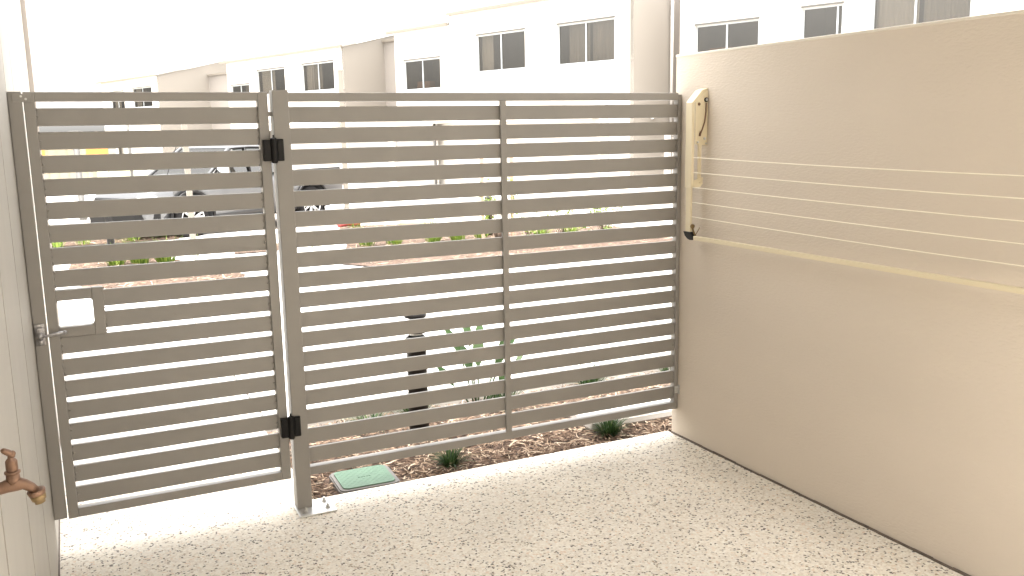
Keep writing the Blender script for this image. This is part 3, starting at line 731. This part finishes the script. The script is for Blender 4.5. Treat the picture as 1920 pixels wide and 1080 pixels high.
def window(par, a, b, c, d, y, style, split=.5):
    """sliding window between s=a..b, z=c..d; outer wall face at y"""
    f = bmesh.new(); w_ = .045; yf = y-.05
    for q in ((a, b, c, c+w_), (a, b, d-w_, d), (a, a+w_, c+w_+.001, d-w_-.001), (b-w_, b, c+w_+.001, d-w_-.001)): box(f, q[0], q[1], yf-.05, yf, q[2], q[3])
    mdx = a+(b-a)*split; box(f, mdx-.024, mdx+.024, yf-.045, yf+.004, c+w_+.001, d-w_-.001)
    fr = obj('window', f, M['alu'], par)
    hd = bmesh.new(); box(hd, a-.02, b+.02, y-.03, y+.03, d+.001, d+.05); obj('head_flashing', hd, M['pole'], fr)
    p = bmesh.new(); box(p, a+w_, b-w_, yf-.028, yf-.022, c+w_, d-w_); obj('pane', p, M['glass'], fr)
    rm = bmesh.new(); box(rm, a-.2, b+.2, y-1.6, y-.125, c-.3, d+.2); bmesh.ops.delete(rm, geom=[q for q in rm.faces if abs(q.calc_center_median().y-(y-.125)) < .01], context='FACES')
    obj('room', rm, M['room'], fr)
    def curt(x0, x1, m_, yy=.25):
        cb = bmesh.new(); n = 26; pv = None
        for i in range(n+1):
            x = x0+(x1-x0)*i/n; yv = y-yy+.03*math.sin(i*1.9)
            v = (cb.verts.new((x, yv, c-.1)), cb.verts.new((x, yv, d+.05)))
            if pv: cb.faces.new((pv[0], v[0], v[1], pv[1]))
            pv = v
        obj('curtain', cb, m_, fr, True)
    if 'n' in style: curt(a, mdx-.1, M['curtain'])          # curtain at the near end
    if 'f' in style: curt(mdx, b-.3, M['curtain'])
    if 'p' in style: curt(mdx, b, M['blind'])
    if 'q' in style: curt(a, mdx, M['blind'])
    if 'w' in style: curt(mdx+.5*(b-mdx), b, M['blind'])
    if 'b' in style:
        cb = bmesh.new(); box(cb, mdx+.2, b-.15, y-.8, y-.5, c-.2, c+.35, bevel=.02); obj('furniture', cb, M['cardboard'], fr)
    return fr
def gut(par, s0, s1, z, y):
    bm = bmesh.new(); prism(bm, [(y-.02, z), (y+.10, z), (y+.12, z+.10), (y-.02, z+.10)], 'x', s0, s1); obj('gutter', bm, M['gutter'], par)
def skillion(par, s0, s1, z, depth=8, slope=.2, over=.06):
    bm = bmesh.new(); prism(bm, [(over, z+.03), (over, z+.10), (-depth, z+.10+depth*slope), (-depth, z+.03+depth*slope)], 'x', s0, s1); obj('roof', bm, M['roof'], par)
def endwall(par, s, z, m_, depth=8, slope=.2, th=.15, toward=1):
    bm = bmesh.new(); prism(bm, [(0, 0+HB), (0, z), (-depth, z+depth*slope), (-depth, HB)], 'x', s, s+th*toward); obj('end_wall', bm, m_, par)
def house(name_label, s0):
    o = thing('townhouse', name_label, 'house', (15.3374-math.sin(A)*s0, 22.0267+math.cos(A)*s0, 0), math.pi/2+A, 'two-storey townhouses in a row')
    return o
def downpipe(par, s, y, z1):
    bm = bmesh.new(); cyl(bm, (s, y, HB+.1), (s, y, z1-.35), .05, n=12)
    tube(bm, [(s, y, z1-.35), (s, y+.06, z1-.2), (s, y+.16, z1-.05)], .05, 12); obj('downpipe', bm, M['pipe'], par, True)
def canopy(par, s0, s1, z0, z1, out):
    bm = bmesh.new(); prism(bm, [(.002, z0), (out, z0), (out, z0+.22), (.002, z1)], 'x', s0, s1); c = obj('canopy', bm, M['white'], par)
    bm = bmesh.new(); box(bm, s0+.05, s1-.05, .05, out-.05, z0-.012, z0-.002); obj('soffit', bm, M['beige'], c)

# nearest visible unit (s -1.96..10.5)
h = house('white townhouse with three upper windows and stepped roofline, behind the wide fence', 0)
F1 = [(-1.18, 1.30, 3.64, 4.94), (2.86, 5.40, 3.64, 4.94)]
bm = bmesh.new(); holes_wall(bm, -1.96, 6.95, HB, 5.79, F1); obj('wall', bm, M['white'], h)
bm = bmesh.new(); holes_wall(bm, 6.952, 10.5, HB, 5.46, [(7.58, 9.90, 3.18, 4.33)], y=-.004); obj('wall', bm, M['white'], h)
bm = bmesh.new(); prism(bm, [(-.13, HB), (-.13, 5.79), (-8, 7.36), (-8, HB)], 'x', 6.80, 6.951); prism(bm, [(-.13, HB), (-.13, 5.46), (-8, 7.0), (-8, HB)], 'x', 10.35, 10.499); obj('end_wall', bm, M['white'], h)
endwall(h, -1.963, 5.79, M['beige'], toward=1)
skillion(h, -1.98, 6.95, 5.79); skillion(h, 6.96, 10.55, 5.46)
gut(h, -1.9, 6.97, 5.78, .04); gut(h, 7.0, 10.9, 5.45, .04)
window(h, *F1[0], 0, 'nf', .5); window(h, *F1[1], 0, 'w', .5); window(h, 7.58, 9.90, 3.18, 4.33, -.004, 'b', .5)
canopy(h, -.9, 7.9, 1.86, 2.35, .7)
obj('corner_column', B(-.95, -.75, .02, .40, HB, 1.858), M['white'], h)
# porch light on the beige return
bm = bmesh.new(); bmesh.ops.create_uvsphere(bm, u_segments=16, v_segments=10, radius=.13, matrix=Matrix.Translation((-1.98, -.9, 1.95)) @ Matrix.Diagonal((.45, 1, 1, 1))); obj('wall_light', bm, M['lamp'], h, True)
mb = obj('meter_box', B(-2.12, -1.966, -2.02, -1.52, HB+.35, 1.5, bevel=.01), M['meter'], h)
bm = bmesh.new()
for k in range(5): box(bm, -2.126, -2.1205, -1.82, -1.66, -.05+k*.33, -.03+k*.33)
obj('catch', bm, M['pole'], mb)
downpipe(h, -2.08, -1.72, 5.9)
obj('side_panel', B(-1.99, -1.966, -4.5, -1.82, HB, 5.7), M['beige2'], h)  # thin sheet in darkened beige, standing for the shaded recess strip
# carport block with two panel doors below
def panel_door(par, a, b, z0, z1, y):
    bm = bmesh.new(); n = 6; hgt = (z1-z0)/n
    for k in range(n):
        box(bm, a, b, y-.03, y, z0+k*hgt+.012, z0+(k+1)*hgt, bevel=.004)
        box(bm, a+.1, b-.1, y+.0005, y+.008, z0+k*hgt+hgt*.35, z0+k*hgt+hgt*.42)
    d = obj('garage_door', bm, M['garage'], par)
bm = bmesh.new(); holes_wall(bm, 7.45, 14.3, HB, 1.9, [(7.65, 10.35, HB+.01, 1.55), (10.75, 13.9, HB+.01, 1.55)], y=.35, depth=.2); obj('garage_wall', bm, M['white'], h)
obj('garage_roof', B(7.4, 14.3, -2.1, .45, 1.902, 2.02), M['beige'], h)
panel_door(h, 7.65, 10.35, HB+.02, 1.54, .22); panel_door(h, 10.75, 13.9, HB+.02, 1.54, .22)
bm = bmesh.new(); cyl(bm, (7.52, .42, HB), (7.52, .42, 1.9), .05, n=12); obj('downpipe', bm, M['pole'], h, True)
# recessed beige wall before the next unit, its shade put into the colour
bm = bmesh.new(); holes_wall(bm, 10.51, 14.3, HB, 5.55, [], y=-2.15); obj('recess_wall', bm, M['beige2'], h)
gut(h, 10.6, 14.3, 5.50, -2.14); downpipe(h, 11.55, -2.08, 5.5)

# the farther units
def far_unit(label, s0, s1, zg, wins, Lr, gap_to):
    h = house(label, s0); o = -s0
    bm = bmesh.new(); holes_wall(bm, 0, s1-s0, HB, zg, [(a-s0, b-s0, c, d) for a, b, c, d, *_ in wins]); obj('wall', bm, M['white'], h)
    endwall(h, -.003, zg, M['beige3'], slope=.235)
    bm = bmesh.new(); prism(bm, [(-.13, HB), (-.13, zg), (-8, zg+1.5), (-8, HB)], 'x', s1-s0-.15, s1-s0-.001); obj('end_wall', bm, M['white'], h)
    skillion(h, -.06, s1-s0+.3, zg, slope=.235); gut(h, -.02, s1-s0+.5, zg-.01, .04)
    for a, b, c, d, st, sp in wins: window(h, a-s0, b-s0, c, d, 0, st, sp)
    if gap_to:
        bm = bmesh.new(); holes_wall(bm, s1-s0+.01, gap_to-s0, HB, zg-.05, [], y=-Lr); obj('recess_wall', bm, M['beige2'], h)
        gut(h, s1-s0+.1, gap_to-s0, zg-.1, -Lr+.01); downpipe(h, s1-s0+.9, -Lr+.08, zg-.1)
    canopy(h, .1, 6.5, 1.72, 2.15, .7)
    bm = bmesh.new(); holes_wall(bm, 6.6, s1-s0-.2, HB, 1.7, [(7.0, s1-s0-.8, HB+.01, 1.4)], y=.35, depth=.2); obj('garage_wall', bm, M['white'], h)
    obj('garage_roof', B(6.55, s1-s0-.15, .002, .45, 1.702, 1.82), M['beige'], h)
    panel_door(h, 7.0, s1-s0-.8, HB+.02, 1.39, .22)
    return h
far_unit('white townhouse in the middle of the row with three small upper windows', 14.31, 25.6, 5.22, [(15.14, 17.89, 3.45, 4.68, 'fw', .5), (19.52, 22.29, 3.45, 4.65, 'p', .5), (23.2, 25.2, 3.45, 4.06, 'n', .5)], 3.2, 34.8)
far_unit('farthest white townhouse at the left end of the row', 34.82, 44.6, 5.08, [(35.9, 39.0, 3.3, 4.5, 'w', .5), (40.5, 42.9, 3.3, 4.42, 'p', .5)], 3.2, None)

# unit on the right above the garden wall
h = house('white townhouse whose upper windows show above the beige garden wall', -3.7)
W0 = [(-6.31, -4.23, 3.45, 4.41, 'b', .5), (-8.71, -7.58, 3.35, 4.55, 'n', .14), (-11.8, -9.46, 3.5, 4.95, 'np', .55)]
bm = bmesh.new(); holes_wall(bm, -12.6, 0, HB, 5.75, [(a+3.7, b+3.7, c, d) for a, b, c, d, *_ in W0]); obj('wall', bm, M['white'], h)
for a, b, c, d, st_, sp in W0: window(h, a+3.7, b+3.7, c, d, 0, st_, sp)
bm = bmesh.new(); prism(bm, [(-.13, HB), (-.13, 5.75), (-8, 7.3), (-8, HB)], 'x', -.15, -.001); obj('end_wall', bm, M['white'], h)
endwall(h, -12.603, 5.75, M['beige'])
skillion(h, -12.65, .05, 5.75); gut(h, -12.6, .1, 5.74, .04)
bm = bmesh.new(); holes_wall(bm, .01, 1.73, HB, 5.6, [], y=-2.2); obj('recess_wall', bm, M['beige'], h)

# ================================================================== CAR (pickup)
car = thing('pickup_truck', 'silver double-cab pickup truck parked beyond the beds, nose to the left', 'pickup truck', (0, 0, 0))
ch = Vector((1.86-4.63, 13.51-15.45, 0)).normalized()
car.rotation_euler = (0, 0, math.atan2(ch.y, ch.x))
mid_ = Vector(((1.86+4.63)/2, (13.51+15.45)/2, 0))
nrm_ = Vector((-ch.y, ch.x, 0))                             # left side of the truck, faces the viewer
gzc = gz(14.3)-.045
car.location = mid_ - nrm_*.80 + Vector((0, 0, gzc))
WB = 1.60; RW = .385; HW = .90
def loft(bm, secs, cap=True):
    rings = [[bm.verts.new(p) for p in s] for s in secs]; n = len(rings[0])
    for a, b in zip(rings[:-1], rings[1:]):
        for k in range(n): bm.faces.new((a[k], a[(k+1) % n], b[(k+1) % n], b[k]))
    bm.faces.new(rings[0]); bm.faces.new(rings[-1][::-1]); bmesh.ops.recalc_face_normals(bm, faces=bm.faces)
def sec(x, zb, zt, hw, crown=.03, sh=.05):
    zm = (zb+zt)/2
    return [(x, -hw+.04, zb), (x, -hw, zb+.1), (x, -hw-.02, zm), (x, -hw+sh*.4, zt-.08), (x, -hw+sh+.04, zt-.01), (x, -hw*.5, zt+crown), (x, 0, zt+crown*1.3), (x, hw*.5, zt+crown), (x, hw-sh-.04, zt-.01), (x, hw-sh*.4, zt-.08), (x, hw+.02, zm), (x, hw, zb+.1), (x, hw-.04, zb)]
bm = bmesh.new()
loft(bm, [sec(2.52, .42, .62, .70, .0), sec(2.46, .32, .86, .80), sec(2.32, .30, .97, .86), sec(2.0, .30, 1.04, .90), sec(1.5, .32, 1.09, .905), sec(1.05, .32, 1.12, .905), sec(.0, .32, 1.10, .905), sec(-.95, .32, 1.08, .905), sec(-1.02, .34, 1.08, .905)])
loft(bm, [sec(-1.05, .40, 1.07, .90, -.02), sec(-1.7, .42, 1.07, .905, -.02), sec(-2.62, .44, 1.06, .89, -.02), sec(-2.68, .50, 1.04, .86, -.02)])
body = obj('body', bm, M['carpaint'], car, True)
for x in (WB, -WB):
    bm = bmesh.new(); cyl(bm, (x, -1.2, RW), (x, 1.2, RW), .475, n=36); c = obj('cut', bm, M['black'], car)
    md = body.modifiers.new('arch', 'BOOLEAN'); md.object = c; md.operation = 'DIFFERENCE'; md.solver = 'EXACT'
# evaluate the cut body once and drop the cutters
bpy.context.view_layer.update()
dg = bpy.context.evaluated_depsgraph_get(); me2 = bpy.data.meshes.new_from_object(body.evaluated_get(dg)); body.modifiers.clear(); body.data = me2
for o in [o for o in car.children if o.name.startswith('cut')]: bpy.data.objects.remove(o, do_unlink=True)
me2.materials.clear(); me2.materials.append(M['carpaint'])
# chassis and inner arches
bm = bmesh.new(); box(bm, -2.5, 2.4, -.62, .62, .28, .95); obj('chassis', bm, M['black'], car)
# cab
bm = bmesh.new()
def cs(x, z, hw): return [(x, -hw, z), (x, hw, z)]
def ring(z, xf, xr, hw): return [(xf, -hw*.92, z), (xf, hw*.92, z), (xf-.10, hw, z), (xr, hw, z), (xr, -hw, z), (xf-.10, -hw, z)]
bot, top = ring(1.09, 1.12, -.98, .84), ring(1.62, .38, -.86, .68)
vb = [bm.verts.new(p) for p in bot]; vt = [bm.verts.new(p) for p in top]
for k in range(6): bm.faces.new((vb[k], vb[(k+1) % 6], vt[(k+1) % 6], vt[k]))
obj('window_glass', bm, M['carglass'], car)
bm = bmesh.new(); loft(bm, [[(x, y, z) for x, y, z in ring(1.615, .40, -.88, .69)], [(x, y, z) for x, y, z in ring(1.68, .28, -.82, .62)], [(x, y, z) for x, y, z in ring(1.71, .1, -.7, .45)]]); obj('roof', bm, M['carpaint'], car, False)
for s in (-1, 1):
    bm = bmesh.new()
    tube(bm, [(1.10, s*.78, 1.10), (.72, s*.72, 1.38), (.38, s*.64, 1.62)], .033, 6)
    obj('pillar', bm, M['carpaint'], car, True)
    bm = bmesh.new(); tube(bm, [(-.93, s*.845, 1.10), (-.84, s*.69, 1.63)], .06, 6)
    obj('pillar', bm, M['carpaint'], car, True)
bm = bmesh.new()
for s in (-1, 1):
    tube(bm, [(1.02, s*.855, 1.11), (.70, s*.80, 1.40), (.40, s*.715, 1.605), (-.1, s*.70, 1.62), (-.70, s*.70, 1.60)], .018, 6)
    tube(bm, [(.05, s*.85, 1.11), (.03, s*.70, 1.61)], .03, 6)
    tube(bm, [(1.0, s*.865, 1.10), (-.9, s*.865, 1.10)], .014, 6)
obj('window_trim', bm, M['black'], car, True)
bm = bmesh.new()
for s in (-1, 1):
    for x in (.35, -.55): box(bm, x-.12, x+.12, s*.38-.22, s*.38+.22, .9, 1.38, bevel=.05); box(bm, x-.07, x+.07, s*.38-.12, s*.38+.12, 1.4, 1.55, bevel=.04)
obj('seats', bm, M['seat'], car)
for s in (1, -1):
    bm = bmesh.new(); box(bm, .78, .92, s*.96-.11, s*.96+.11, 1.12, 1.30, bevel=.035); tube(bm, [(.85, s*.84, 1.12), (.85, s*.92, 1.16)], .02, 6); obj('side_mirror', bm, M['chrome'], car, True)
# tray with side rails and sports bar
bm = bmesh.new()
for s in (-1, 1): tube(bm, [(-1.08, s*.86, 1.11), (-2.6, s*.85, 1.10)], .028, 8)
obj('tray_rail', bm, M['black'], car, True)
bm = bmesh.new()
for s in (-1, 1): tube(bm, [(-1.10, s*.70, 1.1), (-1.15, s*.62, 1.55), (-1.15, s*.5, 1.60)], .03, 8)
tube(bm, [(-1.15, -.5, 1.60), (-1.15, .5, 1.60)], .03, 8)
obj('sports_bar', bm, M['chrome'], car, True)
bm = bmesh.new(); tube(bm, [(2.0, .72, 1.06), (1.8, .74, 1.5), (1.7, .75, 1.7)], .006, 5)
obj('aerial', bm, M['black'], car)
# front end
bm = bmesh.new(); box(bm, 2.47, 2.545, -.52, .52, .62, .80, bevel=.02)
for k in range(3): box(bm, 2.546, 2.556, -.50, .50, .645+k*.05, .660+k*.05)
obj('grille', bm, M['black'], car)
bm = bmesh.new(); loft(bm, [[(2.36, -.88, .34), (2.36, -.88, .60), (2.30, -.90, .60), (2.30, -.90, .34)], [(2.60, -.60, .30), (2.60, -.60, .60), (2.40, -.60, .60), (2.40, -.60, .30)], [(2.64, 0, .30), (2.64, 0, .60), (2.40, 0, .60), (2.40, 0, .30)], [(2.60, .60, .30), (2.60, .60, .60), (2.40, .60, .60), (2.40, .60, .30)], [(2.36, .88, .34), (2.36, .88, .60), (2.30, .90, .60), (2.30, .90, .34)]])
bu = obj('bumper', bm, M['black'], car)
bm = bmesh.new(); box(bm, 2.645, 2.655, -.18, .18, .50, .62, bevel=.003); obj('number_plate', bm, M['plate'], car)
for s in (1, -1):
    bm = bmesh.new(); box(bm, 2.22, 2.49, s*.70-.17, s*.70+.155, .68, .86, bevel=.04); obj('headlight', bm, M['lamp'], car, True)
    bm = bmesh.new(); box(bm, -2.70, -2.62, s*.80-.08, s*.80+.08, .72, 1.02, bevel=.01); obj('tail_light', bm, M['red'], car)
    bm = bmesh.new(); box(bm, -1.98, -1.955, s*.80-.13, s*.80+.13, .12, .50); obj('mud_flap', bm, M['black'], car)
    bm = bmesh.new(); tube(bm, [(1.05, s*.93, .36), (.9, s*.99, .33), (-.9, s*.99, .33), (-1.05, s*.93, .36)], .035, 8); obj('side_step', bm, M['black'], car, True)
    for x in (WB, -WB):
        bm = bmesh.new(); pts = [(x+.495*math.cos(R(a)), s*.925, RW+.495*math.sin(R(a))) for a in range(-8, 189, 12)]; tube(bm, pts, .030, 8); obj('wheel_arch_flare', bm, M['black'], car, True)
        W_ = bpy.data.objects.new('wheel', None); COL.objects.link(W_); W_.parent = car; W_.location = (x, s*.80, RW); W_.rotation_euler = (R(-90)*s, 0, 0); W_.empty_display_size = .1
        bm = bmesh.new(); lathe(bm, [(.24, -.11), (.35, -.12), (.385, -.09), (.385, .09), (.35, .12), (.26, .115), (.25, .05)], 40); obj('tyre', bm, M['tyre'], W_, True)
        bm = bmesh.new(); lathe(bm, [(.001, .0), (.20, .0), (.245, .02), (.255, .112), (.262, .116)], 32)
        bmesh.ops.delete(bm, geom=[f for f in bm.faces if len(f.verts) > 4], context='FACES')
        nb = bmesh.new(); nb.free()
        obj('rim_barrel', bm, M['blackmetal'], W_, True)
        bm = bmesh.new(); cyl(bm, (0, 0, .06), (0, 0, .105), .06, n=16)
        for k in range(6):
            a = k*math.pi/3+.26
            for d_ in (-.16, .16):
                p1 = Vector((.05*math.cos(a), .05*math.sin(a), .09)); p2 = Vector((.245*math.cos(a+d_), .245*math.sin(a+d_), .10))
                tube(bm, [p1, p2], [.024, .018], 6)
        pts = [(.252*math.cos(k*math.pi/16), .252*math.sin(k*math.pi/16), .108) for k in range(33)]; tube(bm, pts, .014, 6)
        obj('rim', bm, M['rim'], W_, True)
